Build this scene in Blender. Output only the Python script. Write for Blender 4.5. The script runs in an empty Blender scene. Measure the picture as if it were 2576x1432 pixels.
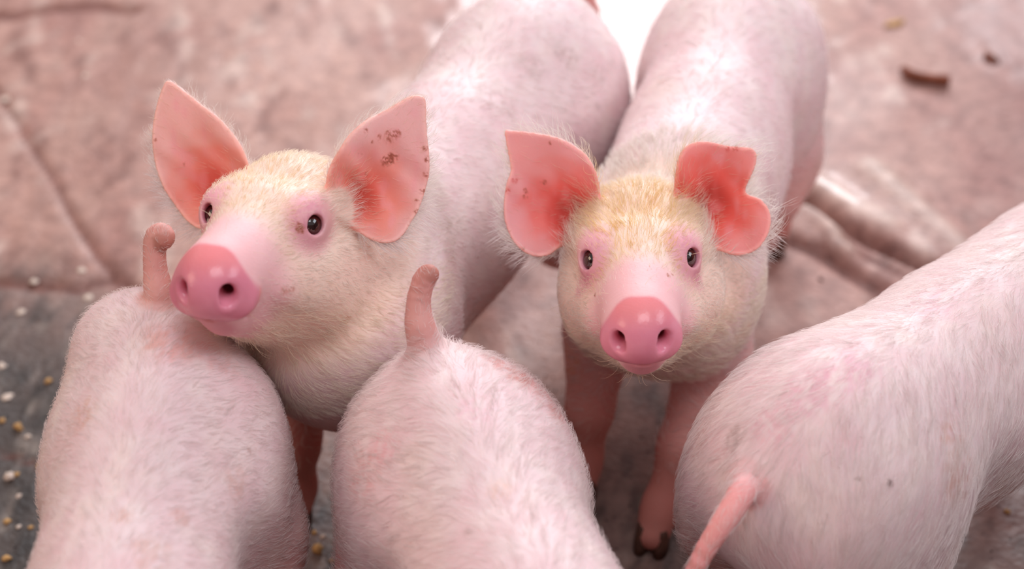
import bpy, math, random
import numpy as np
from mathutils import Matrix, Vector

random.seed(7); rng = np.random.default_rng(7)
C = bpy.context.scene.collection
sc = bpy.context.scene

# ------------------------------------------------------------------ camera
FPX = 3964.0
CAM = np.array([0.0, 0.0, 1.30]); PITCH = math.radians(40)
cR = np.array([1.0, 0, 0]); cF = np.array([0, math.cos(PITCH), -math.sin(PITCH)]); cU = np.array([0, math.sin(PITCH), math.cos(PITCH)])
cd = bpy.data.cameras.new('camera'); co = bpy.data.objects.new('camera', cd); C.objects.link(co)
co.location = CAM; co.rotation_euler = (math.pi/2 - PITCH, 0, 0)
cd.sensor_width = 36; cd.lens = 36*FPX/2576; cd.clip_start = .05
cd.dof.use_dof = True; cd.dof.focus_distance = 1.40; cd.dof.aperture_fstop = 2.4
sc.camera = co

# ------------------------------------------------------------------ world, lights, exposure
w = bpy.data.worlds.new('world'); sc.world = w; w.use_nodes = True
bg = w.node_tree.nodes['Background']; bg.inputs[0].default_value = (1.0, .91, .90, 1); bg.inputs[1].default_value = .46

def area(name, loc, target, size, size_y, power, col):
    l = bpy.data.lights.new(name, 'AREA'); l.shape = 'RECTANGLE'; l.size = size; l.size_y = size_y
    l.energy = power; l.color = col
    o = bpy.data.objects.new(name, l); C.objects.link(o); o.location = loc
    o.rotation_euler = (Vector(target) - Vector(loc)).to_track_quat('-Z', 'Y').to_euler()
    return o
area('window_light', (.70, 4.9, 2.10), (0.1, 1.3, .2), 2.6, 1.6, 160, (.94, .95, 1.0))
area('overhead_fill', (.30, .25, 3.0), (0.1, 1.2, .3), 1.5, 1.1, 31, (.97, .95, 1.0))  # overhead fill added to brighten the faces
area('left_window_light', (-2.5, .5, 1.5), (-.1, 1.2, .3), 1.2, 1.0, 17, (1.0, .70, .50))
area('side_window_light', (2.6, 1.0, 2.3), (0.2, 1.2, .3), 1.6, 1.0, 24, (.84, .91, 1.0))
sc.view_settings.view_transform = 'Standard'; sc.view_settings.look = 'None'
sc.view_settings.gamma = 1; sc.view_settings.exposure = 0.0; sc.view_settings.use_curve_mapping = False
sc.cycles.use_denoising = True
sc.cycles.max_bounces = 6; sc.cycles.diffuse_bounces = 4; sc.cycles.glossy_bounces = 2; sc.cycles.transmission_bounces = 4
sc.cycles.transparent_max_bounces = 4
sc.cycles.caustics_reflective = False; sc.cycles.caustics_refractive = False
sc.cycles.use_adaptive_sampling = True; sc.cycles.adaptive_threshold = .03
sc.cycles_curves.shape = 'RIBBONS'

# ------------------------------------------------------------------ helpers
def P(px, py, d):
    """the world point that lies d metres in front of the lens along the line through a photo point"""
    return CAM + d*(cF + (px - 1288)/FPX*cR + (716 - py)/FPX*cU)
def Pz(px, py, z):
    v = (716 - py)/FPX
    return P(px, py, (CAM[2] - z)/(math.sin(PITCH) - math.cos(PITCH)*v))
def proj(p):
    q = np.asarray(p) - CAM; d = q @ cF
    return (round(float(1288 + FPX*(q @ cR)/d)), round(float(716 - FPX*(q @ cU)/d)), round(float(d), 3))
def nrm(v):
    v = np.asarray(v, float); return v/np.linalg.norm(v)
def lin(c):
    c = np.asarray(c, float)
    if c.max() > 1.01: c = c/255.0
    return np.where(c <= .04045, c/12.92, ((c + .055)/1.055)**2.4)
def sstep(a, b, x):
    t = np.clip((x - a)/(b - a), 0, 1); return t*t*(3 - 2*t)

_ns = np.random.default_rng(3)
_NK = _ns.normal(size=(14, 3)); _NK /= np.linalg.norm(_NK, axis=1)[:, None]; _NP = _ns.uniform(0, 6.28, 14)
def noise(p, scale, seed=0):
    """smooth pseudo noise, about -1..1, of points p (n,3); scale = feature size in metres"""
    out = 0
    for i in range(6):
        k = _NK[(i + seed*5) % 14]; f = 6.283/scale*(.6 + .17*i)
        k2 = _NK[(i + seed*3 + 7) % 14]
        out = out + np.sin(p @ k*f + _NP[(i + seed) % 14] + 1.3*np.sin(p @ k2*f*.7 + seed))
    return out/3.2

# ------------------------------------------------------------------ signed distance grid
def axis_coords(lo, hi, flo, fhi, hf, hc):
    """fine spacing hf inside flo..fhi, growing to hc outside"""
    out = [flo]
    while out[-1] < min(fhi, hi): out.append(out[-1] + hf)
    s = hf
    while out[-1] < hi: s = min(hc, s*1.12); out.append(out[-1] + s)
    a = []; s = hf; x = flo
    while x > lo: s = min(hc, s*1.12); x -= s; a.append(x)
    return np.array(a[::-1] + out)

class Grid:
    def __init__(s, xs, ys, zs):
        s.ax = [xs, ys, zs]; s.f = np.full((len(xs), len(ys), len(zs)), .3, np.float32)
    def sl(s, c, r):
        return tuple(slice(max(0, int(np.searchsorted(a, c[i] - r)) - 1), int(np.searchsorted(a, c[i] + r)) + 1) for i, a in enumerate(s.ax))
    def pts(s, sl):
        return np.ix_(*[a[q].astype(np.float32) for a, q in zip(s.ax, sl)])
    def apply(s, fn, c, r, k, op='u'):
        sl = s.sl(c, r + k + .008)
        if any(q.stop <= q.start for q in sl): return
        X, Y, Z = s.pts(sl)
        d = fn(X, Y, Z).astype(np.float32); a = s.f[sl]
        if op == 'u':
            h = np.maximum(k - np.abs(a - d), 0)/k; s.f[sl] = np.minimum(a, d) - h*h*k*.25
        else:
            d = -d; h = np.maximum(k - np.abs(a - d), 0)/k; s.f[sl] = np.maximum(a, d) + h*h*k*.25
    def ell(s, c, R, rad, k, op='u'):
        c = np.asarray(c, float); rad = np.asarray(rad, float)
        def fn(X, Y, Z):
            x, y, z = X - c[0], Y - c[1], Z - c[2]
            l = [x*R[i][0] + y*R[i][1] + z*R[i][2] for i in range(3)]
            k0 = np.sqrt(sum((l[i]/rad[i])**2 for i in range(3)))
            k1 = np.sqrt(sum((l[i]/rad[i]**2)**2 for i in range(3)))
            return k0*(k0 - 1)/np.maximum(k1, 1e-6)
        s.apply(fn, c, max(rad), k, op)
    def cone(s, a, b, ra, rb, k, op='u'):
        a = np.asarray(a, float); b = np.asarray(b, float); ba = b - a; L2 = max(ba @ ba, 1e-12)
        def fn(X, Y, Z):
            x, y, z = X - a[0], Y - a[1], Z - a[2]
            t = np.clip((x*ba[0] + y*ba[1] + z*ba[2])/L2, 0, 1)
            return np.sqrt((x - t*ba[0])**2 + (y - t*ba[1])**2 + (z - t*ba[2])**2) - (ra + t*(rb - ra))
        s.apply(fn, (a + b)/2, math.sqrt(L2)/2 + max(ra, rb), k, op)
    def chain(s, pts, rads, k, k0=None):
        for i in range(len(pts) - 1):
            s.cone(pts[i], pts[i+1], rads[i], rads[i+1], k0 if (i == 0 and k0) else k)
    def mesh(s):
        f = s.f; sg = f < 0
        nx, ny, nz = f.shape
        cnt = np.zeros((nx-1, ny-1, nz-1), np.int8)
        for i in (0, 1):
            for j in (0, 1):
                for k in (0, 1): cnt += sg[i:nx-1+i, j:ny-1+j, k:nz-1+k]
        act = np.argwhere((cnt > 0) & (cnt < 8)); del cnt
        idx = np.full((nx-1, ny-1, nz-1), -1, np.int32); idx[act[:, 0], act[:, 1], act[:, 2]] = np.arange(len(act))
        cv = {}
        for i in (0, 1):
            for j in (0, 1):
                for k in (0, 1): cv[i, j, k] = f[act[:, 0]+i, act[:, 1]+j, act[:, 2]+k].astype(float)
        acc = np.zeros((len(act), 3)); n = np.zeros(len(act))
        keys = list(cv)
        for a in keys:
            for d in range(3):
                if a[d] == 0:
                    b = list(a); b[d] = 1; b = tuple(b)
                    va, vb = cv[a], cv[b]; m = (va < 0) != (vb < 0)
                    t = np.where(m, va/np.where(m, va - vb, 1), 0)
                    q = np.array(a, float)[None].repeat(len(act), 0); q[:, d] = t
                    acc += q*m[:, None]; n += m
        acc /= n[:, None]
        V = np.empty_like(acc)
        for d in range(3):
            a = s.ax[d]; V[:, d] = a[act[:, d]] + acc[:, d]*(a[act[:, d]+1] - a[act[:, d]])
        F = []
        for d in range(3):
            u, v = [(1, 2), (2, 0), (0, 1)][d]
            A = [slice(None)]*3; B = [slice(None)]*3; A[d] = slice(0, -1); B[d] = slice(1, None)
            e = sg[tuple(A)] != sg[tuple(B)]
            g = np.argwhere(e)
            g = g[(g[:, u] > 0) & (g[:, v] > 0) & (g[:, u] < f.shape[u]-1) & (g[:, v] < f.shape[v]-1)]
            ins = sg[g[:, 0], g[:, 1], g[:, 2]]
            def at(du, dv):
                q = g.copy(); q[:, u] += du; q[:, v] += dv; return idx[q[:, 0], q[:, 1], q[:, 2]]
            quad = np.stack([at(-1, -1), at(0, -1), at(0, 0), at(-1, 0)], 1)
            quad[~ins] = quad[~ins][:, ::-1]
            F.append(quad)
        F = np.concatenate(F)
        # keep the one connected surface, then smooth slightly
        for it in range(2):
            acc = np.zeros_like(V); n = np.zeros(len(V))
            for a, b in ((0, 1), (1, 2), (2, 3), (3, 0)):
                np.add.at(acc, F[:, a], V[F[:, b]]); np.add.at(n, F[:, a], 1)
                np.add.at(acc, F[:, b], V[F[:, a]]); np.add.at(n, F[:, b], 1)
            V = V + .5*(acc/np.maximum(n, 1)[:, None] - V)
        return V, F

def catmull(pts, n=5, closed=True):
    p = np.asarray(pts, float); out = []
    N = len(p)
    for i in range(N if closed else N-1):
        if closed: a, b, c, d = p[i-1], p[i], p[(i+1) % N], p[(i+2) % N]
        else: a, b, c, d = p[max(i-1, 0)], p[i], p[i+1], p[min(i+2, N-1)]
        for t in np.arange(n)/n:
            out.append(.5*((2*b) + (c-a)*t + (2*a-5*b+4*c-d)*t*t + (3*b-a-3*c+d)*t**3))
    return np.array(out)

def sd_poly(x, y, poly):
    """signed distance to a closed polygon, negative inside"""
    x, y = np.broadcast_arrays(x, y); shp = x.shape; x = x.ravel().astype(np.float32); y = y.ravel().astype(np.float32)
    d = np.full(x.shape, 1e9, np.float32); ins = np.zeros(x.shape, bool)
    N = len(poly)
    for i in range(N):
        a = poly[i]; b = poly[(i+1) % N]; e = b - a
        wx, wy = x - a[0], y - a[1]
        t = np.clip((wx*e[0] + wy*e[1])/max(e @ e, 1e-14), 0, 1)
        d = np.minimum(d, (wx - e[0]*t)**2 + (wy - e[1]*t)**2)
        if a[1] != b[1]:
            c = ((a[1] > y) != (b[1] > y)) & (x < (b[0]-a[0])*(y-a[1])/(b[1]-a[1]) + a[0]); ins ^= c
    d = np.sqrt(d); return np.where(ins, -d, d).reshape(shp)

def frame(o, h, roll=0.0):
    """head frame: h forward, r to the photo's right when it faces us, t up"""
    h = nrm(h); t = nrm(np.array([0, 0, 1.0]) - h[2]*h); r = np.cross(t, h)
    c, s = math.cos(roll), math.sin(roll)
    t, r = c*t + s*r, c*r - s*t
    return np.asarray(o, float), np.array([h, r, t])

# ------------------------------------------------------------------ materials
def new_mat(name):
    m = bpy.data.materials.new(name); m.use_nodes = True; nt = m.node_tree; nt.nodes.clear()
    return m, nt, nt.nodes.new, nt.links.new
def skin_material():
    m, nt, N, L = new_mat('pig_skin')
    out = N('ShaderNodeOutputMaterial'); b = N('ShaderNodeBsdfPrincipled')
    col = N('ShaderNodeAttribute'); col.attribute_name = 'Col'
    ms = N('ShaderNodeAttribute'); ms.attribute_name = 'Mask'          # r = ear, g = wet snout
    sep = N('ShaderNodeSeparateColor'); L(ms.outputs['Color'], sep.inputs[0])
    tc = N('ShaderNodeTexCoord')
    n1 = N('ShaderNodeTexNoise'); n1.inputs['Scale'].default_value = 22; n1.inputs['Detail'].default_value = 5
    L(tc.outputs['Object'], n1.inputs['Vector'])
    mx = N('ShaderNodeMix'); mx.data_type = 'RGBA'; mx.blend_type = 'MULTIPLY'
    rp = N('ShaderNodeValToRGB'); rp.color_ramp.elements[0].position = .36; rp.color_ramp.elements[0].color = (.96, .88, .89, 1)
    rp.color_ramp.elements[1].position = .62; rp.color_ramp.elements[1].color = (1, 1, 1, 1)
    L(n1.outputs['Fac'], rp.inputs[0]); mx.inputs[0].default_value = .8
    L(col.outputs['Color'], mx.inputs[6]); L(rp.outputs[0], mx.inputs[7])
    L(mx.outputs[2], b.inputs['Base Color'])
    rg = N('ShaderNodeMapRange'); rg.inputs['To Min'].default_value = .55; rg.inputs['To Max'].default_value = .20
    L(sep.outputs[1], rg.inputs[0]); L(rg.outputs[0], b.inputs['Roughness'])
    b.inputs['Specular IOR Level'].default_value = .4
    b.inputs['Subsurface Weight'].default_value = .22; b.inputs['Subsurface Radius'].default_value = (1.0, .36, .30)
    b.inputs['Subsurface Scale'].default_value = .012
    n2 = N('ShaderNodeTexNoise'); n2.inputs['Scale'].default_value = 420; n2.inputs['Detail'].default_value = 3
    L(tc.outputs['Object'], n2.inputs['Vector'])
    bp = N('ShaderNodeBump'); bp.inputs['Strength'].default_value = .18; bp.inputs['Distance'].default_value = .0012
    L(n2.outputs['Fac'], bp.inputs['Height']); L(bp.outputs[0], b.inputs['Normal'])
    tr = N('ShaderNodeBsdfTranslucent'); tr.inputs[0].default_value = (1.0, .68, .62, 1)
    me = N('ShaderNodeMath'); me.operation = 'MULTIPLY'; me.inputs[1].default_value = .22; L(sep.outputs[0], me.inputs[0])
    mi = N('ShaderNodeMixShader'); L(me.outputs[0], mi.inputs[0]); L(b.outputs[0], mi.inputs[1]); L(tr.outputs[0], mi.inputs[2])
    L(mi.outputs[0], out.inputs[0])
    return m
def simple_material(name, col, rough=.6, spec=.5, coat=0.0, noise_scale=None, dark=.6):
    m, nt, N, L = new_mat(name)
    out = N('ShaderNodeOutputMaterial'); b = N('ShaderNodeBsdfPrincipled'); L(b.outputs[0], out.inputs[0])
    c = tuple(lin(col)) + (1,); b.inputs['Base Color'].default_value = c
    b.inputs['Roughness'].default_value = rough; b.inputs['Specular IOR Level'].default_value = spec; b.inputs['Coat Weight'].default_value = coat
    b.inputs['Coat Roughness'].default_value = .03
    if noise_scale:
        tc = N('ShaderNodeTexCoord'); n = N('ShaderNodeTexNoise'); n.inputs['Scale'].default_value = noise_scale; n.inputs['Detail'].default_value = 6
        L(tc.outputs['Object'], n.inputs['Vector']); r = N('ShaderNodeValToRGB')
        r.color_ramp.elements[0].position = .3; r.color_ramp.elements[0].color = tuple(x*dark for x in c[:3]) + (1,)
        r.color_ramp.elements[1].position = .7; r.color_ramp.elements[1].color = c
        L(n.outputs['Fac'], r.inputs[0]); L(r.outputs[0], b.inputs['Base Color'])
        bp = N('ShaderNodeBump'); bp.inputs['Strength'].default_value = .4; bp.inputs['Distance'].default_value = .002
        L(n.outputs['Fac'], bp.inputs['Height']); L(bp.outputs[0], b.inputs['Normal'])
    return m
def hair_material():
    m, nt, N, L = new_mat('pig_hair')
    out = N('ShaderNodeOutputMaterial')
    col = N('ShaderNodeAttribute'); col.attribute_name = 'hair_col'
    d = N('ShaderNodeBsdfDiffuse'); t = N('ShaderNodeBsdfTranslucent')
    L(col.outputs['Color'], d.inputs[0]); L(col.outputs['Color'], t.inputs[0])
    mi = N('ShaderNodeMixShader'); mi.inputs[0].default_value = .45; L(d.outputs[0], mi.inputs[1]); L(t.outputs[0], mi.inputs[2])
    g = N('ShaderNodeBsdfGlossy'); g.inputs['Roughness'].default_value = .35; g.inputs[0].default_value = (1, .97, .93, 1)
    m2 = N('ShaderNodeMixShader'); m2.inputs[0].default_value = .10; L(mi.outputs[0], m2.inputs[1]); L(g.outputs[0], m2.inputs[2])
    L(m2.outputs[0], out.inputs[0]); return m
M_SKIN = skin_material(); M_HAIR = hair_material()
M_EYE = simple_material('eye_white', (205, 200, 215), .12, .5, .6)
M_IRIS = simple_material('iris_brown', (66, 20, 16), .10, .5, .6)
M_PUPIL = simple_material('pupil_black', (30, 10, 12), .08, .5, 1.0)
M_HOOF = simple_material('hoof_horn', (104, 72, 60), .55, .4, 0, 60, .5)

def mesh_obj(name, V, F, mat, parent=None, smooth=True):
    me = bpy.data.meshes.new(name)
    V = np.asarray(V, float)
    if isinstance(F, np.ndarray):
        me.vertices.add(len(V)); me.vertices.foreach_set('co', V.astype(np.float32).ravel())
        k = F.shape[1]; me.loops.add(F.size); me.loops.foreach_set('vertex_index', F.astype(np.int32).ravel())
        me.polygons.add(len(F)); me.polygons.foreach_set('loop_start', np.arange(0, F.size, k, dtype=np.int32))
        me.update(calc_edges=True)
    else:
        me.from_pydata([tuple(v) for v in V], [], F); me.update()
    if smooth: me.polygons.foreach_set('use_smooth', np.ones(len(me.polygons), bool))
    if mat: me.materials.append(mat)
    o = bpy.data.objects.new(name, me); C.objects.link(o)
    if parent:
        o.parent = parent
    return o
def set_color(o, name, rgb):
    a = o.data.attributes.new(name, 'FLOAT_COLOR', 'POINT')
    buf = np.ones((len(rgb), 4), np.float32); buf[:, :rgb.shape[1]] = rgb; a.data.foreach_set('color', buf.ravel())
def empty(name, loc, label, cat, group=None):
    o = bpy.data.objects.new(name, None); C.objects.link(o); o.location = loc; o['label'] = label; o['category'] = cat
    if group: o['group'] = group
    return o

# ------------------------------------------------------------------ the pig
SNOUT = np.array([(0, .0305), (.0105, .0294), (.0185, .0240), (.0262, .0138), (.0325, .0020), (.0355, -.0085), (.0328, -.0185), (.024, -.0255),
                  (.010, -.0268), (0, -.0246), (-.010, -.0268), (-.024, -.0255), (-.0328, -.0185), (-.0355, -.0085), (-.0325, .0020), (-.0262, .0138), (-.0185, .0240), (-.0105, .0294)])
SNOUT_S = catmull(SNOUT, 3)
EYE = (.064, .0385, .030)          # forward, side, up in the head frame
R_EYE = .0124

class Pig:
    pass

def build_pig(S):
    p = Pig(); p.S = S
    u = nrm([S['dir'][0], S['dir'][1], 0]); sd = np.array([-u[1], u[0], 0]); up = np.array([0, 0, 1.0])
    R0 = np.array([S['rear'][0], S['rear'][1], 0.0]); k_ = S.get('size', 1.0)
    RB = np.array([u, sd, up])
    wd = S.get('wid', 1.0); zk = S.get('zk', 1.0)
    def W(a, b, c): return R0 + k_*(a*u + wd*b*sd + zk*c*up)
    p.u, p.sd, p.R0, p.RB = u, sd, R0, RB
    ho, RH = S['head']; p.ho, p.RH = ho, RH
    def H(a, b, c): return ho + a*RH[0] + b*RH[1] + c*RH[2]
    p.H = H
    # grid extent
    ends = [W(-.08, 0, .2), W(.62, 0, .2), ho, H(.18, 0, 0)]
    lo = np.min(ends, 0) - .17; hi = np.max(ends, 0) + .17; lo[2] = -.01; hi[2] = max(ho[2] + .2, .47*k_)
    for t in S.get('tail_pts', []):
        lo = np.minimum(lo, np.array(t) - .03); hi = np.maximum(hi, np.array(t) + .03)
    lo[2] = -.01
    hf, hc = S.get('fine', .0017), S.get('coarse', .006)
    fl, fh = ho - .135, ho + .135
    fl = np.minimum(fl, H(.17, 0, -.01) - .045); fh = np.maximum(fh, H(.17, 0, 0) + .045)
    for e in S['ears']:
        for q in e['poly3']: fl = np.minimum(fl, q - .012); fh = np.maximum(fh, q + .012)
    if S.get('fine_all'): fl, fh = lo, hi
    g = Grid(*[axis_coords(lo[i], hi[i], max(fl[i], lo[i]), fh[i], hf, hc) for i in range(3)])
    kk = .05
    T = S.get('torso', {})
    # --- torso
    g.ell(W(.125, 0, .278), RB, np.array([.135, .100*wd, .118])*k_, kk)
    g.ell(W(.30, 0, .262), RB, np.array([.21, .102*wd, .122])*k_, kk)
    g.ell(W(.46, 0, .272), RB, np.array([.128, .092*wd, .120])*k_, kk)
    hl = S.get('hind', [(0, 0), (0, 0)]); fl_ = S.get('fore', [(0, 0), (0, 0)])
    p.feet = []
    for j, s in enumerate((-1, 1)):
        du, dz = hl[j]
        g.ell(W(.115, s*.060, .225), RB, np.array([.105, .054, .125])*k_, .035)
        g.cone(W(.125, s*.070, .17), W(.165+du*.3, s*.074, .135), .052*k_, .034*k_, .03)
        g.chain([W(.125+du*.2, s*.074, .155), W(.065+du*.7, s*.074, .098), W(.085+du, s*.072, .040/zk), W(.098+du, s*.072, .018/zk)],
                [.040*k_, .0205*k_, .0175*k_, .0185*k_], .018)
        g.ell(W(.058+du*.7, s*.074, .102), RB, np.array([.018, .016, .022])*k_, .012)
        p.feet.append((W(.104+du, s*.072, 0), u))
        du, ds = fl_[j]
        g.ell(W(.50, s*.055, .240), RB, np.array([.068, .046, .105])*k_, .035)
        g.chain([W(.50, s*.066, .17), W(.512+du*.5, s*.064 + ds*.5, .095), W(.508+du*.9, s*.064 + ds*.9, .040/zk), W(.516+du, s*.064 + ds, .018/zk)],
                [.040*k_, .0235*k_, .0175*k_, .0185*k_], .018)
        p.feet.append((W(.522+du, s*.064 + ds, 0), u))
    # flank fold between belly and thigh, hollow behind the shoulder
    wa = S.get('waist', 0)
    if wa:
        for s in (-1, 1): g.ell(W(.27, s*(.118 - .3*wa)/wd, .22), RB, np.array([.05, .016 + wa, .09]), .05, 's')
    for s in (-1, 1):
        g.ell(W(.225, s*.118, .215), RB, np.array([.028, .022, .075])*k_, .04, 's')
        g.ell(W(.405, s*.118, .25), RB, np.array([.025, .020, .07])*k_, .04, 's')
    # --- neck
    n0 = W(.53, 0, .285); nk = H(-.055, 0, -.012)
    g.cone(n0, nk, .084*wd*k_, .054, .045)
    g.cone(W(.52, 0, .235), H(-.065, 0, -.045), .066*k_, .042, .03)
    for q in S.get('extra', []): g.ell(q[0], RB if len(q) < 4 else q[3], q[1], q[2])
    # --- skull and face
    g.ell(H(-.012, 0, .004), RH, (.080, .067, .073), .022)
    g.ell(H(.018, 0, -.020), RH, (.070, .060, .058), .03)
    for s in (-1, 1):
        g.ell(H(-.002, s*.046, -.028), RH, (.052, .030, .046), .022)         # jowl
        g.ell(H(.040, s*.037, .043), RH, (.032, .020, .016), .022)          # brow
        g.ell(H(.055, s*.038, -.014), RH, (.045, .018, .022), .025)         # cheekbone
    g.cone(H(.045, 0, .004), H(.140, 0, .000), .047, .0325, .022)
    g.cone(H(.01, 0, -.052), H(.122, 0, -.031), .042, .0195, .020)
    g.cone(H(.05, 0, .030), H(.125, 0, .014), .030, .018, .022)
    # mouth slit
    st = S.get('snout_turn', 0.0); sk = S.get('snout_size', 1.0); c_, s_ = math.cos(st), math.sin(st)
    RS = np.array([c_*RH[0] + s_*RH[1], c_*RH[1] - s_*RH[0], RH[2]]); so = H(.150, .002*math.sin(st), .001)
    def Q(a, b, c): return so + sk*((a-.150)*RS[0] + b*RS[1] + c*RS[2])
    p.so, p.RS, p.sk = so, RS, sk
    def mouth(X, Y, Z):
        x, y, z = X - ho[0], Y - ho[1], Z - ho[2]
        a = x*RH[0][0] + y*RH[0][1] + z*RH[0][2]; b = x*RH[1][0] + y*RH[1][1] + z*RH[1][2]; c = x*RH[2][0] + y*RH[2][1] + z*RH[2][2]
        line = -.0275 - .10*np.clip(.14 - a, 0, 1)
        d = np.maximum(np.abs(c - line) - .0005, .128 - a)
        return np.maximum(d, a - .158)
    g.apply(mouth, H(.115, 0, -.03), .06, .0045, 's')
    # snout disc
    def disc(X, Y, Z):
        o = so; x, y, z = (X - o[0])/sk, (Y - o[1])/sk, (Z - o[2])/sk
        a = x*RS[0][0] + y*RS[0][1] + z*RS[0][2]; b = x*RS[1][0] + y*RS[1][1] + z*RS[1][2]; c = x*RS[2][0] + y*RS[2][1] + z*RS[2][2]
        a = a + .10*c + 3.0*(b*b + c*c)*1.0                                # leans back at the top, slightly domed
        q = sd_poly(b, c, SNOUT_S) + .0060
        w_ = np.abs(a + .0065) - .0090 + .0060
        return np.sqrt(np.maximum(q, 0)**2 + np.maximum(w_, 0)**2) + np.minimum(np.maximum(q, w_), 0) - .0060
    g.apply(disc, H(.148, 0, .001), .045, .006)
    for s in (-1, 1):
        g.cone(Q(.160, s*.0150, .0010), Q(.141, s*.0135, .0020), .0044, .0036, .005, 's')
        g.cone(Q(.158, s*.0158, -.0035), Q(.143, s*.0140, .0000), .0042, .0034, .006, 's')
        g.ell(Q(.1610, s*.0178, -.0030), RS, (.0045, .0075, .0080), .008, 's')
    g.cone(Q(.157, 0, -.0265), Q(.150, 0, -.0190), .0018, .0010, .004, 's')
    # eyes
    p.eyes = []
    for s in (-1, 1):
        e = np.array(S.get('eye_near') if s < 0 and 'eye_near' in S else S.get('eye', EYE)); ec = H(e[0], s*e[1], e[2])
        out_ = nrm(.52*RH[0] + s*.82*RH[1] + .22*RH[2])
        gz = nrm(.62*nrm(CAM + np.array(S.get('look', (0, 0, 0))) - ec) + .38*out_) if S.get('watch') else out_
        ax = nrm(.6*out_ + .4*gz) if not (s < 0 and 'eye_near' in S) else nrm(.25*out_ + .75*gz)
        tt = nrm(RH[2] - (RH[2] @ ax)*ax); rr = np.cross(tt, ax)
        g.ell(ec, RH, (.0170, .0158, .0170), .010)
        g.ell(ec + .014*ax, np.array([ax, rr, tt]), (.0145, .0068 if s < 0 and 'eye_near' in S else .0084, .0089), .0018, 's')
        g.ell(ec, RH, (.0118, .0118, .0118), .001, 's')
        p.eyes.append((ec, gz))
    # --- ears
    for e in S['ears']:
        O, A, poly = e['O'], e['A'], e['poly']
        def ear(X, Y, Z, e=e, O=O, A=A, poly=poly):
            x, y, z = X - O[0], Y - O[1], Z - O[2]
            a = x*A[0][0] + y*A[0][1] + z*A[0][2]; b = x*A[1][0] + y*A[1][1] + z*A[1][2]; n = x*A[2][0] + y*A[2][1] + z*A[2][2]
            gg = e['g'](a, b)
            q = sd_poly(a, b, poly) + .0020
            th = .0023 + .004*np.clip(1 - np.sqrt((a-e['base'][0])**2 + (b-e['base'][1])**2)/.025, 0, 1)
            w_ = np.abs(n - gg)*.80 - th + .0020
            return np.sqrt(np.maximum(q, 0)**2 + np.maximum(w_, 0)**2) + np.minimum(np.maximum(q, w_), 0) - .0020
        c3 = np.mean(e['poly3'], 0); r3 = max(np.linalg.norm(q - c3) for q in e['poly3']) + .01
        g.apply(ear, c3, r3, .010)
        for (ca, cb, cn, cr) in e.get('hollow', []):
            g.ell(O + ca*A[0] + cb*A[1] + cn*A[2], A, (cr, cr*1.2, cr), .012, 's')
    # --- tail
    tp, tr_ = S.get('tail_pts'), S.get('tail_r')
    if tp is None:
        tp = [W(.03, 0, .345), W(-.02, 0, .335), W(-.045, .01, .30), W(-.05, .015, .255), W(-.045, .02, .22)]; tr_ = [.014, .0095, .0075, .0065, .005]
    tp = catmull(np.array(tp), 4, closed=False).tolist() + [list(tp[-1])]
    tr_ = np.interp(np.linspace(0, 1, len(tp)), np.linspace(0, 1, len(tr_)), tr_)
    g.chain([np.array(q) for q in tp], tr_, .004, .02)
    p.tail = (np.array(tp), tr_)
    V, F = g.mesh(); p.V, p.F = V, F
    del g

    # ------------------------------------------------ colour, painted per vertex as flesh tone, with shade painted in on legs, underside and ear bowls
    Lb = (V - R0) @ RB.T/k_; Lh = (V - ho) @ RH.T
    n = len(V); base = np.tile(np.array([234, 212, 213.])/255, (n, 1))
    def mixc(w_, c):
        nonlocal base
        base = base*(1 - w_[:, None]) + np.array(c)/255.*w_[:, None]
    nz = noise(V, .09, 1)*.5 + noise(V, .035, 2)*.5
    mixc(np.clip(nz*.5, 0, .55), (232, 194, 200)); mixc(np.clip(-nz*.5, 0, .5), (242, 230, 222))
    mixc(.85*sstep(.18, .07, Lb[:, 2])*(np.linalg.norm(Lh, axis=1) > .12), (160, 92, 78))  # lower legs: darker pink skin with their shade painted in
    mixc(.7*sstep(.27, .15, Lb[:, 2])*(np.linalg.norm(Lh, axis=1) > .12), (226, 158, 148))  # pinker skin low down, reddened further by painted belly shade
    rh = np.sqrt(Lh[:, 0]**2*.8 + Lh[:, 1]**2 + Lh[:, 2]**2)
    inh = sstep(.135, .10, rh)
    warm = S.get('warm', 1.0)
    mixc(.8*warm*inh, (252, 224, 204))
    mixc(sstep(.08, .11, Lh[:, 0])*sstep(.21, .17, Lh[:, 0])*sstep(.08, .06, np.abs(Lh[:, 1]))*sstep(.10, .06, np.abs(Lh[:, 2])), (240, 192, 194))
    for ec, _ in p.eyes:
        dd = (V - ec) @ RH.T
        r2 = np.sqrt(dd[:, 0]**2*.6 + (dd[:, 1]*1.15)**2 + (dd[:, 2]*.72)**2)
        mixc(.8*sstep(.030, .012, r2), (222, 150, 168)); mixc(.7*sstep(.0145, .0115, r2), (190, 96, 112))
    # snout pad
    Lq = (V - so) @ RS.T/sk; Lq[:, 0] += .150
    q = np.full(n, 1.0); m = (Lh[:, 0] > .12) & (np.abs(Lh[:, 1]) < .06) & (np.abs(Lh[:, 2]) < .06)
    q[m] = sd_poly(Lq[m, 1], Lq[m, 2], SNOUT_S)
    lean = Lq[:, 0] + .10*Lq[:, 2] + 3.0*(Lq[:, 1]**2 + Lq[:, 2]**2)
    pad = sstep(.0025, .0005, q)*sstep(.1345, .1385, lean)
    mixc(pad, (226, 142, 162)); mixc(pad*sstep(.005, .028, Lq[:, 2])*.75, (240, 146, 146)); mixc(pad*sstep(.1425, .1375, lean)*.7, (250, 168, 150))
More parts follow.
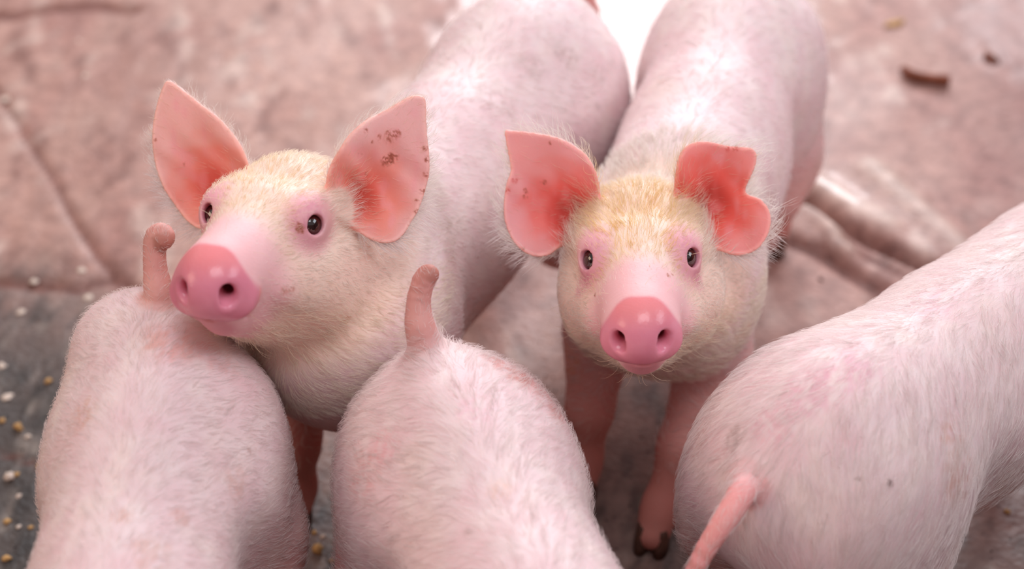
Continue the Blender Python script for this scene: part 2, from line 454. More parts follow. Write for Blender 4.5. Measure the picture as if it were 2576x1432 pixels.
    ch = sstep(.12, .14, Lh[:, 0])*sstep(.020, .012, np.abs(Lh[:, 1]))*sstep(-.022, -.030, Lh[:, 2])*sstep(-.060, -.050, Lh[:, 2]); mixc(.7*ch, (214, 140, 152))
    for s in (-1, 1):
        dd = np.sqrt((Lq[:, 1] - s*.0150)**2 + ((Lq[:, 2] + .0005)*.75)**2)
        deep = sstep(.1515, .1455, lean)*m
        mixc(sstep(.0095, .0045, dd)*m*(Lh[:, 0] > .12)*deep*.9, (140, 62, 68))
    # ears
    earm = np.zeros(n)
    for e in S['ears']:
        D = (V - e['O']) @ e['A'].T
        m = (np.abs(D[:, 0]) < .12) & (np.abs(D[:, 1]) < .12) & (np.abs(D[:, 2]) < .07)
        qq = np.full(n, 1.0); qq[m] = sd_poly(D[m, 0], D[m, 1], e['poly'])
        gg = e['g'](D[:, 0], D[:, 1]); side = D[:, 2] - gg
        dbase = np.hypot(D[:, 0] - e['base'][0], D[:, 1] - e['base'][1])
        on = sstep(.003, .0, qq)*sstep(.014, .008, np.abs(side))*sstep(.014, .024, dbase)*(sstep(.050, .058, np.linalg.norm(V - ho, axis=1)))
        inner = on*sstep(-.0010, .0006, side)
        earm = np.maximum(earm, on*sstep(-.002, -.005, qq)*.9 + on*.1)
        mixc(.7*on*(1 - inner), (246, 196, 190))
        cd_ = np.hypot(D[:, 0] - e['canal'][0], D[:, 1] - e['canal'][1])
        c1, c2, c3_ = e['cols']
        mixc(inner, c1)
        mixc(inner*sstep(.056, .014, cd_ + .006*noise(V, .03, 4)), c2)  # deeper red towards the canal, partly painted shade of the bowl
        mixc(inner*sstep(.028, .006, cd_), c3_)
        mixc(inner*.45*np.clip(noise(V*[1, 1, 1], .022, 3), 0, 1)*sstep(-.004, -.012, qq), (255, 176, 184))
        mixc(inner*.55*sstep(-.005, -.0005, qq), (255, 190, 176))
    # dirt marks that stay on the skin
    rel = V - CAM; dz = rel @ cF; PX = 1288 + FPX*(rel @ cR)/dz; PY = 716 - FPX*(rel @ cU)/dz
    for (mx_, my_, r, amt, c) in S.get('marks', []):
        c_ = np.where(np.hypot(PX - mx_, PY - my_) < 9)[0]
        if len(c_) == 0: continue
        pt = V[c_[np.argmin(dz[c_])]]
        dd = np.linalg.norm(V - np.array(pt), axis=1); near = dd < r*1.6
        if near.any():
            ww = np.zeros(n); ww[near] = np.clip(sstep(r*1.15, r*.4, dd[near])*(.55 + .9*noise(V[near], max(r*.40, .0028), 5)), 0, 1)*amt
            mixc(ww, c)
    # the tail is barer and darker pink than the rump
    tpn = np.array(p.tail[0]); dt = np.full(n, 9.0); ti = np.zeros(n)
    for i_, q_ in enumerate(tpn):
        d_ = np.linalg.norm(V - q_, axis=1); m_ = d_ < dt; dt[m_] = d_[m_]; ti[m_] = i_/(len(tpn) - 1)
    tl = sstep(.024, .017, dt)*sstep(.03, .25, ti); mixc(.8*tl, S.get('tail_col', (218, 152, 142)))
    mixc(.45*tl*(.5 + .5*np.sin(ti*70))*sstep(.35, .8, ti), (184, 118, 106)); mixc(.5*tl*sstep(.8, .95, ti), (170, 112, 98))
    p.earm = earm; p.base = base; p.Lb = Lb; p.Lh = Lh; p.pad = pad

    root = empty('pig', tuple(R0 + .3*u), S['label'], 'pig'); p.root = root
    Vl = V - np.array(root.location)
    body = mesh_obj('body', Vl, F, M_SKIN, root)
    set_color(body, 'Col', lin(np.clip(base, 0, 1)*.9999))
    set_color(body, 'Mask', np.stack([earm, np.clip(pad, 0, 1), np.zeros(n)], 1))
    p.loc = np.array(root.location)
    # normals
    nm = np.cross(V[F[:, 2]] - V[F[:, 0]], V[F[:, 3]] - V[F[:, 1]])
    p.area = .5*np.linalg.norm(nm, axis=1); vn = np.zeros_like(V)
    for i in range(4): np.add.at(vn, F[:, i], nm)
    p.vn = vn/np.maximum(np.linalg.norm(vn, axis=1), 1e-12)[:, None]
    p.fn = nm/np.maximum(np.linalg.norm(nm, axis=1), 1e-12)[:, None]
    # eyes
    for ec, gz in p.eyes:
        ball(ec - p.loc, gz, R_EYE, root)
    for f, uu in p.feet: hoof(f - p.loc, uu, root, k_)
    print('PIG', S['label'][:30], 'verts', n, 'eyes', [proj(e[0]) for e in p.eyes], 'nose', proj(H(.16, 0, 0)), 'poll', proj(H(-.03, 0, .075)), 'chin', proj(H(.12, 0, -.055)))
    return p

def cap(center, axis, r, ang, seg=28, rings=8):
    a = nrm(axis); b = nrm(np.cross(a, [.3, .2, 1])); c = np.cross(a, b)
    V = [center + r*a]; F = []
    for i in range(1, rings+1):
        th = ang*i/rings
        for j in range(seg):
            ph = 2*math.pi*j/seg; V.append(center + r*(math.cos(th)*a + math.sin(th)*(math.cos(ph)*b + math.sin(ph)*c)))
    for j in range(seg): F.append((0, 1+j, 1+(j+1) % seg))
    for i in range(rings-1):
        for j in range(seg):
            q = 1 + i*seg; F.append((q+j, q+seg+j, q+seg+(j+1) % seg, q+(j+1) % seg))
    return V, F
def ball(c, gz, r, root):
    V, F = cap(c, gz, r, math.pi*.97, 28, 16); e = mesh_obj('eyeball', V, F, M_EYE, root)
    V, F = cap(c, gz, r*1.012, .92); i = mesh_obj('iris', V, F, M_IRIS, e)
    V, F = cap(c, gz, r*1.016, .36); mesh_obj('pupil', V, F, M_PUPIL, e)
def hoof(c, u, root, k):
    """one foot: two horn toes and two small dew claws in one mesh each"""
    s = np.array([-u[1], u[0], 0]); up = np.array([0, 0, 1.0])
    for sg in (-1, 1):
        prof = [(0.0, .016, .0095), (.012, .0150, .0090), (.026, .0115, .0078), (.032, .009, .006)]
        V = []; F = []; seg = 12
        for z, lx, ly in prof:
            for j in range(seg):
                a = 2*math.pi*j/seg; x = math.cos(a)*lx*(1.15 if math.cos(a) > 0 else .9) + (.004 if z < .01 else 0); y = math.sin(a)*ly
                V.append(c + k*((x - .006)*u + (y + sg*.0100)*s + z*up))
        for i in range(3):
            for j in range(seg): q = i*seg; F.append((q+j, q+(j+1) % seg, q+seg+(j+1) % seg, q+seg+j))
        F.append(tuple(range(seg))[::-1]); F.append(tuple(range(3*seg, 4*seg)))
        mesh_obj('hoof', V, F, M_HOOF, root)

def make_ear(px_poly, d, base, canal, bowl, sig, tilt, cols, d_ref=None, curl=None, hollow=None):
    """an ear: outline points are read off the photo at its true distance d; tilt (radians) turns the ear plane out of the picture plane"""
    px = np.array(px_poly, float); c = px.mean(0)
    O = P(c[0], c[1], d)
    vw = nrm(O - CAM)
    nx = nrm(-vw); ax = nrm(np.cross(np.cross(vw, cR), vw)*1.0); ax = nrm(cR - (cR @ vw)*vw); ay = np.cross(nx, ax)
    # turn about ay by tilt[0], about ax by tilt[1]
    a, b = tilt
    ax2 = math.cos(a)*ax + math.sin(a)*nx; nx2 = math.cos(a)*nx - math.sin(a)*ax
    ay2 = math.cos(b)*ay + math.sin(b)*nx2; nx3 = math.cos(b)*nx2 - math.sin(b)*ay
    A = np.array([ax2, ay2, nx3])
    def to2(q):
        q = np.asarray(q, float); r = nrm(cF + (q[0]-1288)/FPX*cR + (716-q[1])/FPX*cU)
        t = ((O - CAM) @ A[2])/(r @ A[2]); w_ = CAM + t*r - O
        return np.array([w_ @ A[0], w_ @ A[1]])
    poly = catmull([to2(q) for q in px_poly], 3)
    b2, c2 = to2(base), to2(canal)
    curls = [(to2(q[0]), q[1], q[2]) for q in (curl or [])]
    def g(x, y):
        v = -bowl*np.exp(-((x-c2[0])**2 + (y-c2[1])**2)/(2*sig**2)) + .0018*np.sin(x*190 + y*90 + 2*np.sin(y*60))*np.exp(-((x-c2[0])**2 + (y-c2[1])**2)/(2*.05**2))
        for q, h_, s_ in curls: v = v + h_*np.exp(-((x-q[0])**2 + (y-q[1])**2)/(2*s_**2))
        return v
    h3 = [O + q[0]*A[0] + q[1]*A[1] + g(q[0], q[1])*A[2] for q in poly]
    return dict(O=O, A=A, poly=poly, poly3=h3, base=b2, canal=c2, g=g, cols=cols, hollow=hollow or [])

# ------------------------------------------------------------------ hair
def hair_object(p, name, sel_density, length, comb, lift, radius, color, clump=.5, cell=.009, pts=5, seed=1, gravity=0.0, jitter=.22):
    """sel_density: expected hairs per m2 for each face"""
    r = np.random.default_rng(seed)
    ex = p.area*sel_density; k = r.poisson(ex)
    f = np.repeat(np.arange(len(p.F)), k); N = len(f)
    if N == 0: return
    a, b = r.random(N), r.random(N)
    q = p.F[f]; w4 = np.stack([(1-a)*(1-b), a*(1-b), a*b, (1-a)*b], 1)
    root = np.einsum('ni,nij->nj', w4, p.V[q]); nor = np.einsum('ni,nij->nj', w4, p.vn[q]); nor /= np.linalg.norm(nor, axis=1)[:, None]
    cdir = comb(root, nor)
    cdir = cdir - np.sum(cdir*nor, 1)[:, None]*nor
    cdir /= np.maximum(np.linalg.norm(cdir, axis=1), 1e-6)[:, None]
    side = np.cross(nor, cdir)
    wob = .28*noise(root, .03, 1) + .18*noise(root, .011, 2) + jitter*r.normal(size=N)
    T = cdir*np.cos(wob)[:, None] + side*np.sin(wob)[:, None]
    lf = lift(root, nor) if callable(lift) else np.full(N, lift)
    lf = lf*(1 + .35*r.normal(size=N)).clip(.2, 2)
    Ln = (length(root, nor) if callable(length) else np.full(N, length))*r.uniform(.55, 1.15, N)
    ts = np.linspace(0, 1, pts)
    X = np.empty((N, pts, 3))
    for i, t in enumerate(ts):
        ang = lf*(1 - .55*t)
        X[:, i] = root + (Ln*t)[:, None]*(T*np.cos(ang)[:, None] + nor*np.sin(ang)[:, None])
        X[:, i, 2] -= gravity*Ln*t*t
    # tufts: tips of neighbours lean together
    key = np.floor((root + .004*np.stack([noise(root, .02, s) for s in (1, 2, 3)], 1))/cell).astype(np.int64)
    kk = key[:, 0]*73856093 ^ key[:, 1]*19349663 ^ key[:, 2]*83492791
    _, inv = np.unique(kk, return_inverse=True); cnt = np.bincount(inv).astype(float)
    for i, t in enumerate(ts):
        if t == 0: continue
        m = np.stack([np.bincount(inv, X[:, i, c] + 0*root[:, c])/cnt for c in range(3)], 1)[inv]
        wv = clump*t**1.5; X[:, i] = X[:, i]*(1-wv) + m*wv
    X -= p.loc
    hc = bpy.data.hair_curves.new(name); hc.add_curves([pts]*N)
    hc.attributes['position'].data.foreach_set('vector', X.astype(np.float32).ravel()) if 'position' in hc.attributes else hc.position_data.foreach_set('vector', X.astype(np.float32).ravel())
    ra = hc.attributes.get('radius') or hc.attributes.new('radius', 'FLOAT', 'POINT')
    rr = (radius*np.array([1.0, .95, .8, .55, .12] if pts == 5 else np.linspace(1, .12, pts)))[None]*r.uniform(.7, 1.2, N)[:, None]
    ra.data.foreach_set('value', rr.astype(np.float32).ravel())
    colr = color(root, nor) if callable(color) else np.tile(np.array(color, float), (N, 1))
    colr = np.clip(colr/255.*r.uniform(.90, 1.04, N)[:, None], 0, 1)
    ca = hc.attributes.new('hair_col', 'FLOAT_COLOR', 'CURVE'); buf = np.ones((N, 4), np.float32); buf[:, :3] = lin(colr*.9999)
    ca.data.foreach_set('color', buf.ravel())
    hc.materials.append(M_HAIR)
    o = bpy.data.objects.new(name, hc); C.objects.link(o); o.parent = p.root; o['kind'] = 'stuff'
    print('  hair', name, N)
    return o

def body_comb(p, splay=.9):
    def f(root, nor):
        L = (root - p.R0) @ p.RB.T
        s = np.clip(L[:, 1]/.035, -1, 1)
        v = -1.0*p.u[None] + (splay*s)[:, None]*p.sd[None] - .6*np.abs(s)[:, None]*np.array([[0, 0, 1.0]])
        # towards the tail root on the very rump
        return v
    return f
def head_comb(p):
    def f(root, nor):
        L = (root - p.ho) @ p.RH.T
        s = np.clip(L[:, 1]/.045, -1, 1)
        up = sstep(-.02, .03, L[:, 2])
        v = (-.9)*p.RH[0][None] + (.85*s)[:, None]*p.RH[1][None] + (.45*up - .5*(1-up))[:, None]*p.RH[2][None]
        b = (root - p.R0) @ p.RB.T; far = sstep(.11, .15, np.linalg.norm(L, axis=1))[:, None]
        vb = -p.u[None] + (.8*np.clip(b[:, 1]/.04, -1, 1))[:, None]*p.sd[None]
        return v*(1-far) + vb*far
    return f

# ------------------------------------------------------------------ floor
def seg_dist(X, Y, pts):
    d = np.full(X.shape, 1e9); 
    for a, b in zip(pts[:-1], pts[1:]):
        e = b - a; t = np.clip(((X-a[0])*e[0] + (Y-a[1])*e[1])/max(e @ e, 1e-12), 0, 1)
        d = np.minimum(d, np.hypot(X - a[0] - t*e[0], Y - a[1] - t*e[1]))
    return d
def floor_mesh():
    xs = axis_coords(-4, 4, -.95, 1.45, .007, .12); ys = axis_coords(-1.5, 6.8, .85, 3.0, .009, .12)
    X, Y = np.meshgrid(xs, ys, indexing='ij'); p3 = np.stack([X.ravel(), Y.ravel(), 0*X.ravel()], 1)
    def nz(s, k): return noise(p3, s, k).reshape(X.shape)
    Z = .0016*nz(.30, 1) + .0008*nz(.09, 2) + .0005*nz(.04, 3)
    def line(px): return [Pz(a, b, 0)[:2] for a, b in px]
    wob = .006*nz(.07, 4)
    grooves = [  # photo points, depth, half width: cracks and worn channels in the slab
        ([(-60, 150), (30, 285), (110, 410), (180, 540), (240, 640), (285, 692)], .007, .0045),
        ([(-80, 690), (0, 712), (120, 722), (210, 716), (285, 704), (340, 726)], .006, .010),
        ([(-60, 45), (60, 28), (200, 18), (330, 22)], .008, .016),
        ([(1960, 455), (2010, 483), (2075, 528), (2120, 560), (2200, 603), (2310, 655), (2440, 715)], .024, .012),
        ([(2120, 600), (2190, 640), (2290, 690), (2400, 745)], .014, .010),
        ([(2000, 605), (2060, 630), (2110, 662), (2190, 712), (2280, 770)], .015, .014),
        ([(0, 1140), (70, 1160), (120, 1185)], .004, .004),
    ]
    dark = np.zeros_like(X)
    for px, dep, wd in grooves:
        d = seg_dist(X + wob, Y - wob, line(px)); q = np.exp(-(d/wd)**2); Z -= dep*q; dark = np.maximum(dark, q*(.9 if dep > .01 else .75))
    ridge = [([(2040, 520), (2090, 575), (2130, 625)], .012, .014), ([(2190, 425), (2300, 520), (2420, 630)], .010, .022), ([(2030, 440), (2120, 500), (2230, 560)], .006, .02)]
    pale = np.zeros_like(X)
    for px, dep, wd in ridge:
        d = seg_dist(X, Y, line(px)); q = np.exp(-(d/wd)**2); Z += dep*q; pale = np.maximum(pale, q)
    # colours that belong to the concrete: pinkish dried mud, pale worn spots, dark grey wet muck near the camera; plus light fall-off painted in at right
    def mix(c, w_, k): return c*(1 - w_[..., None]) + np.array(k)/255.*w_[..., None]
    c = np.tile(np.array([180, 142, 131.])/255, X.shape + (1,))
    c = mix(c, np.clip(.5 + .6*nz(.45, 2), 0, 1)*.55, (208, 170, 158)); c = mix(c, np.clip(.7*nz(.22, 5) + .15, 0, 1)*.6, (160, 112, 104))
    c = mix(c, np.clip(nz(.09, 6) - .35, 0, 1)*.7, (216, 196, 186)); c = mix(c, np.clip(nz(.06, 7) - .4, 0, 1)*.6, (120, 82, 74))
    c = mix(c, sstep(.35, 1.1, X + .18*nz(.4, 3))*sstep(2.9, 2.1, Y + .1*nz(.3, 4))*.7, (136, 92, 88))  # darker towards the right: light fall-off painted into the floor colour
    right = sstep(-.45, -.15, X); muck = sstep(1.60, 1.22, Y + .10*nz(.35, 8) + .03*nz(.08, 9) + .10*(X + .2) + .10*right)
    c = mix(c, muck*.94*(1 - .42*right*sstep(.85, 1.05, Y)), (74, 69, 67)); c = mix(c, muck*np.clip(nz(.035, 10), 0, 1)*.7, (42, 39, 38)); c = mix(c, muck*np.clip(nz(.05, 11) - .35, 0, 1)*.8, (170, 160, 150))
    c = mix(c, dark, (104, 56, 46)); c = mix(c, pale*.6, (226, 208, 196))
    wet = np.clip(.12 + .3*nz(.30, 12), 0, .35)
    for px, py, rx, ry, am in [(1590, 60, .30, .35, 1), (1480, 10, .16, .3, .9), (1160, 85, .06, .09, .95), (1010, 240, .06, .05, .6), (2075, 470, .075, .035, 1.0), (2120, 495, .05, .03, .9), (2560, 60, .12, .2, .5), (110, 590, .10, .1, .5),
                             (210, 960, .1, .06, .5), (2520, 1380, .12, .12, .6)]:
        q = Pz(px, py, 0); d = np.sqrt(((X-q[0])/rx)**2 + ((Y-q[1])/ry)**2) + .25*nz(.06, 6); wet = np.maximum(wet, am*sstep(1.15, .6, d))
    n, m = X.shape; V = np.stack([X, Y, Z], -1).reshape(-1, 3)
    I = np.arange(n*m).reshape(n, m); F = np.stack([I[:-1, :-1], I[1:, :-1], I[1:, 1:], I[:-1, 1:]], -1).reshape(-1, 4)
    mt, nt, N, L = new_mat('concrete_floor'); out = N('ShaderNodeOutputMaterial'); b = N('ShaderNodeBsdfPrincipled'); L(b.outputs[0], out.inputs[0])
    a = N('ShaderNodeAttribute'); a.attribute_name = 'Col'; w2 = N('ShaderNodeAttribute'); w2.attribute_name = 'Wet'
    tc = N('ShaderNodeTexCoord'); n1 = N('ShaderNodeTexNoise'); n1.inputs['Scale'].default_value = 38; n1.inputs['Detail'].default_value = 8; n1.inputs['Roughness'].default_value = .65
    L(tc.outputs['Object'], n1.inputs['Vector']); r = N('ShaderNodeValToRGB'); r.color_ramp.elements[0].position = .3; r.color_ramp.elements[0].color = (.55, .5, .5, 1)
    r.color_ramp.elements[1].position = .65; r.color_ramp.elements[1].color = (1.12, 1.1, 1.08, 1); L(n1.outputs['Fac'], r.inputs[0])
    mx = N('ShaderNodeMix'); mx.data_type = 'RGBA'; mx.blend_type = 'MULTIPLY'; mx.inputs[0].default_value = .8
    L(a.outputs['Color'], mx.inputs[6]); L(r.outputs[0], mx.inputs[7]); L(mx.outputs[2], b.inputs['Base Color'])
    mr = N('ShaderNodeMapRange'); mr.inputs['To Min'].default_value = .62; mr.inputs['To Max'].default_value = .22; sp = N('ShaderNodeSeparateColor')
    L(w2.outputs['Color'], sp.inputs[0]); L(sp.outputs[0], mr.inputs[0]); L(mr.outputs[0], b.inputs['Roughness'])
    n2 = N('ShaderNodeTexNoise'); n2.inputs['Scale'].default_value = 120; n2.inputs['Detail'].default_value = 6; L(tc.outputs['Object'], n2.inputs['Vector'])
    inv = N('ShaderNodeMapRange'); inv.inputs['To Min'].default_value = .8; inv.inputs['To Max'].default_value = .03; L(sp.outputs[0], inv.inputs[0])
    bp = N('ShaderNodeBump'); bp.inputs['Distance'].default_value = .004; L(inv.outputs[0], bp.inputs['Strength']); L(n2.outputs['Fac'], bp.inputs['Height']); L(bp.outputs[0], b.inputs['Normal'])
    o = mesh_obj('floor', V, F, mt); o['kind'] = 'structure'; o['label'] = 'worn pinkish brown concrete pen floor with cracks, grey muck and wet patches'
    set_color(o, 'Col', lin(np.clip(c.reshape(-1, 3), 0, .999))); set_color(o, 'Wet', np.repeat(wet.reshape(-1, 1), 3, 1))
    return o
floor_mesh()

def wall(name, lo, hi, label):
    lo, hi = np.array(lo, float), np.array(hi, float)
    V = [(x, y, z) for x in (lo[0], hi[0]) for y in (lo[1], hi[1]) for z in (lo[2], hi[2])]
    F = [(0, 1, 3, 2), (4, 6, 7, 5), (0, 4, 5, 1), (2, 3, 7, 6), (0, 2, 6, 4), (1, 5, 7, 3)]
    o = mesh_obj(name, V, F, M_BLOCKER_WALL, None, False); o['kind'] = 'structure'; o['label'] = label
M_BLOCKER_WALL = simple_material('blocker_wall', (134, 104, 96), .85, .3, 0, 6, .7)  # unseen walls added to keep low ambient light off the legs
wall('blocker_wall_near', (-3.0, -1.3, -.05), (3.2, -1.15, 1.9), 'unseen pen wall behind the camera, added to block low light')
wall('blocker_wall_left', (-3.15, -1.3, -.05), (-3.0, 6.6, 1.9), 'unseen wall on the left of the pen, added to block low light')
wall('blocker_wall_right', (3.2, -1.3, -.05), (3.35, 6.6, 1.9), 'unseen wall on the right of the pen, added to block low light')

# ------------------------------------------------------------------ ears of the two faces, read off the photo
earA_L = make_ear([(419, 203), (437, 207), (470, 232), (510, 264), (550, 293), (585, 332), (612, 372), (626, 420), (622, 470), (590, 520), (560, 560), (520, 575), (488, 573), (452, 547), (424, 507), (399, 461), (383, 400), (381, 343), (388, 287), (404, 231)],
    1.455, (600, 520), (525, 470), .034, .030, (.25, -.10), ((255, 198, 190), (255, 150, 132), (220, 84, 68)), curl=[((600, 390), .012, .018), ((560, 300), .008, .018)])
earA_R = make_ear([(1035, 240), (1060, 240), (1072, 256), (1074, 323), (1084, 394), (1082, 455), (1064, 517), (1044, 557), (1016, 598), (982, 611), (947, 603), (916, 580), (890, 560), (862, 540), (838, 500), (824, 450), (835, 405), (850, 374), (875, 338), (916, 303), (967, 277), (1010, 252)],
    1.375, (860, 520), (925, 490), .034, .032, (-.25, -.10), ((255, 198, 194), (255, 148, 130), (220, 84, 68)), curl=[((870, 380), .014, .020), ((920, 330), .008, .018), ((890, 450), .012, .016)])
earB_L = make_ear([(1270, 330), (1288, 328), (1325, 332), (1372, 340), (1414, 351), (1450, 369), (1482, 395), (1500, 427), (1508, 470), (1500, 520), (1470, 560), (1440, 590), (1414, 604), (1393, 622), (1372, 641), (1338, 644), (1304, 626), (1280, 594), (1265, 552), (1263, 505), (1270, 463), (1282, 427), (1275, 374)],
    1.46, (1490, 545), (1418, 525), .038, .030, (.22, -.12), ((255, 182, 184), (255, 116, 108), (204, 54, 46)), curl=[((1470, 420), .014, .020), ((1400, 350), .010, .020), ((1475, 470), .010, .016)])
earB_R = make_ear([(1697, 421), (1704, 393), (1723, 369), (1760, 358), (1807, 364), (1849, 369), (1888, 371), (1904, 385), (1904, 411), (1893, 442), (1885, 468), (1888, 484), (1917, 498), (1938, 526), (1942, 558), (1932, 594), (1906, 628), (1870, 642), (1838, 639), (1812, 625), (1790, 600), (1760, 575), (1730, 545), (1706, 505), (1696, 460)],
    1.455, (1730, 540), (1795, 500), .040, .028, (-.22, -.12), ((255, 160, 156), (255, 100, 88), (200, 48, 38)), curl=[((1730, 420), .014, .020), ((1790, 370), .010, .020), ((1735, 470), .010, .016), ((1890, 470), .006, .02)])

def head_at(nose_px, d, az, el, roll):
    h = np.array([math.sin(az)*math.cos(el), -math.cos(az)*math.cos(el), math.sin(el)])
    n_ = P(nose_px[0], nose_px[1], d); o, R = frame(n_, h, roll); return n_ - .150*R[0], R

def to_cam(p): return nrm(CAM - p)
headA = head_at((527, 722), 1.290, math.radians(-19), math.radians(22), math.radians(-5))
headB = head_at((1613, 839), 1.345, math.radians(-4), math.radians(17), math.radians(-4))

# hidden heads of the three near pigs: the same skull with plain upright ears
def plain_ears(ho, R, cols):
    out = []
    for s in (-1, 1):
        A = np.array([s*.80*R[1] - .0*R[0] + .25*R[2], R[2]*.75 - .35*R[0] - s*.2*R[1], R[0]]); A[0] = nrm(A[0]); A[1] = nrm(A[1] - (A[1] @ A[0])*A[0]); A[2] = np.cross(A[0], A[1])
        if A[2] @ R[0] < 0: A[0] = -A[0]; A[2] = -A[2]; fl = -1
        else: fl = 1
        O = ho - .03*R[0] + s*.075*R[1] + .075*R[2]
        poly = np.array([(-.03, -.03), (-.036, .01), (-.02, .045), (.01, .075), (.03, .04), (.036, 0), (.03, -.035), (.0, -.045)])*[fl, 1]
        poly = catmull(poly, 3); cn = np.array([-.008*fl, -.02])
        def g(x, y, cn=cn): return -.02*np.exp(-((x-cn[0])**2 + (y-cn[1])**2)/(2*.028**2))
        out.append(dict(O=O, A=A, poly=poly, poly3=[O + q[0]*A[0] + q[1]*A[1] + g(*q)*A[2] for q in poly], base=np.array([-.015*fl, -.035]), canal=cn, g=g, cols=cols))
    return out
def head_body(rear, d, ln=.60, z=.33, el=-.35, k=1.0, turn=0.0):
    u = nrm([d[0], d[1], 0]); ca, sa = math.cos(turn), math.sin(turn); v = np.array([ca*u[0] - sa*u[1], sa*u[0] + ca*u[1], 0])
    h = np.array([v[0]*math.cos(el), v[1]*math.cos(el), math.sin(el)])
    return frame(np.array([rear[0], rear[1], 0]) + k*ln*u + [0, 0, z*k], h)

specs = {}
specs['A'] = dict(label='pig with upright ears, dirt specks in its right-hand ear, resting its chin on another pig', rear=(.068, 1.642), dir=(-.43, -.903), size=1.07, zk=1.02, wid=.93, watch=True, look=(.35, 0, 0), eye=(.052, .0430, .0335), eye_near=(.057, .0400, .0330), snout_turn=.16, snout_size=1.05, head=headA, ears=[earA_L, earA_R],
    fine=.0017, coarse=.006, fore=[(.02, .0), (-.07, 0)], hind=[(.02, 0), (-.02, 0)])
specs['B'] = dict(label='pig with folded coral red ears and golden forehead bristles, looking straight up at the camera', wid=.95, zk=1.06, watch=True, eye=(.063, .0385, .0335), rear=(.298, 1.715), dir=(-.29, -.957), head=headB, ears=[earB_L, earB_R],
    fine=.0017, coarse=.006, fore=[(.05, .0), (.10, -.03)], hind=[(0, 0), (-.02, 0)])
rC, dC = (-.308, 1.087), (.02, -1.0)
rD, dD = (-.083, 1.065), (.31, -.95)
rE, dE = (.186, .880), (.775, .63)
specs['C'] = dict(wid=.90, zk=1.05, waist=.014, label='pig seen from behind at lower left, its back carrying the chin of another pig', rear=rC, dir=dC, head=head_body(rC, dC), fine=.0034, coarse=.0045, fine_all=False,
    tail_pts=[Pz(425, 800, .365), P(402, 745, 1.375), P(392, 690, 1.372), P(388, 635, 1.368), P(393, 595, 1.365), P(410, 590, 1.362), P(414, 606, 1.360)], tail_r=[.016, .0125, .0098, .0088, .0088, .0085, .0072])
specs['D'] = dict(wid=.92, label='pig seen from behind at lower centre, short tail raised straight up', rear=rD, dir=dD, head=head_body(rD, dD), fine=.0034, coarse=.0045,
    tail_pts=[Pz(1078, 890, .375), P(1058, 830, 1.350), P(1052, 785, 1.348), P(1056, 740, 1.345), P(1068, 700, 1.342), P(1082, 688, 1.340)], tail_r=[.016, .0125, .0100, .0090, .0085, .0075])
specs['E'] = dict(zk=1.065, tail_col=(228, 146, 142), label='pig with a dark mole on its flank at right, tail hanging, at lower right', rear=rE, dir=dE, head=head_body(rE, dE), fine=.0034, coarse=.0045,
    tail_pts=[P(1895, 1190, 1.305), P(1864, 1245, 1.272), P(1822, 1312, 1.260), P(1780, 1375, 1.262), P(1745, 1440, 1.265), P(1715, 1500, 1.272)], tail_r=[.013, .0105, .0090, .0080, .0068, .0045])
for k in 'CDE': specs[k]['ears'] = plain_ears(*specs[k]['head'], ((246, 150, 144), (232, 110, 100), (180, 60, 52)))
BR = (146, 72, 50); PU = (206, 126, 150); GY = (150, 120, 112)
specs['A']['marks'] = [(985, 350, .007, .7, BR), (1000, 345, .004, .8, BR), (962, 346, .003, .8, BR), (990, 402, .006, 1, BR), (975, 412, .006, 1, BR), (1000, 398, .004, .9, BR), (928, 330, .0025, .9, BR),
    (912, 395, .0025, .9, BR), (945, 358, .002, .9, BR), (1077, 372, .003, .9, BR), (1082, 400, .0035, 1, BR), (1078, 445, .003, .9, BR), (1068, 478, .003, .8, BR), (1045, 530, .0025, .8, BR), (1040, 500, .002, .8, BR), (930, 440, .003, .5, BR),
    (760, 582, .005, 1, (150, 80, 50)), (757, 572, .003, .9, (150, 80, 50)), (725, 736, .005, .6, (190, 120, 100)), (742, 731, .004, .5, (190, 120, 100)), (400, 352, .002, .7, BR), (475, 412, .0025, .5, BR),
    (1430, 140, .02, .35, GY), (1515, 190, .015, .3, GY), (1340, 160, .02, .25, GY), (1250, 240, .03, .2, GY), (880, 810, .006, .5, (190, 130, 90)), (790, 545, .018, .35, PU)]
specs['B']['marks'] = [(1300, 460, .004, .6, (200, 70, 66)), (1330, 484, .003, .8, BR), (1366, 466, .0035, .8, BR), (1328, 497, .003, .8, BR), (1272, 486, .003, .7, (200, 70, 66)), (1836, 377, .003, .7, (190, 60, 50)),
    (1856, 374, .004, .7, (190, 60, 50)), (1375, 362, .002, .8, BR), (1320, 618, .002, .8, BR), (1462, 695, .014, .45, PU), (1452, 725, .012, .4, PU), (1765, 690, .013, .45, PU), (1768, 720, .011, .4, PU), (1690, 690, .003, .6, BR),
    (1697, 684, .002, .7, BR), (1488, 742, .002, .9, (130, 50, 40)), (1480, 615, .012, .3, PU), (1738, 606, .012, .3, PU), (1880, 840, .02, .4, (214, 150, 110)), (1420, 900, .03, .45, (214, 150, 110))]
specs['C']['extra'] = [(np.array([rC[0] - .02, rC[1] - .045, .362]), np.array([.050, .058, .044]), .04)]
specs['C']['marks'] = [(632, 1137, .0025, .9, BR), (600, 1210, .018, .25, (206, 140, 120)), (460, 1300, .010, .45, (200, 130, 112)), (300, 1290, .010, .4, (206, 140, 116)), (390, 1390, .02, .35, (206, 150, 130)), (430, 860, .03, .45, (222, 150, 134)), (560, 905, .025, .3, (222, 160, 150)), (200, 1040, .02, .35, (206, 150, 120))]
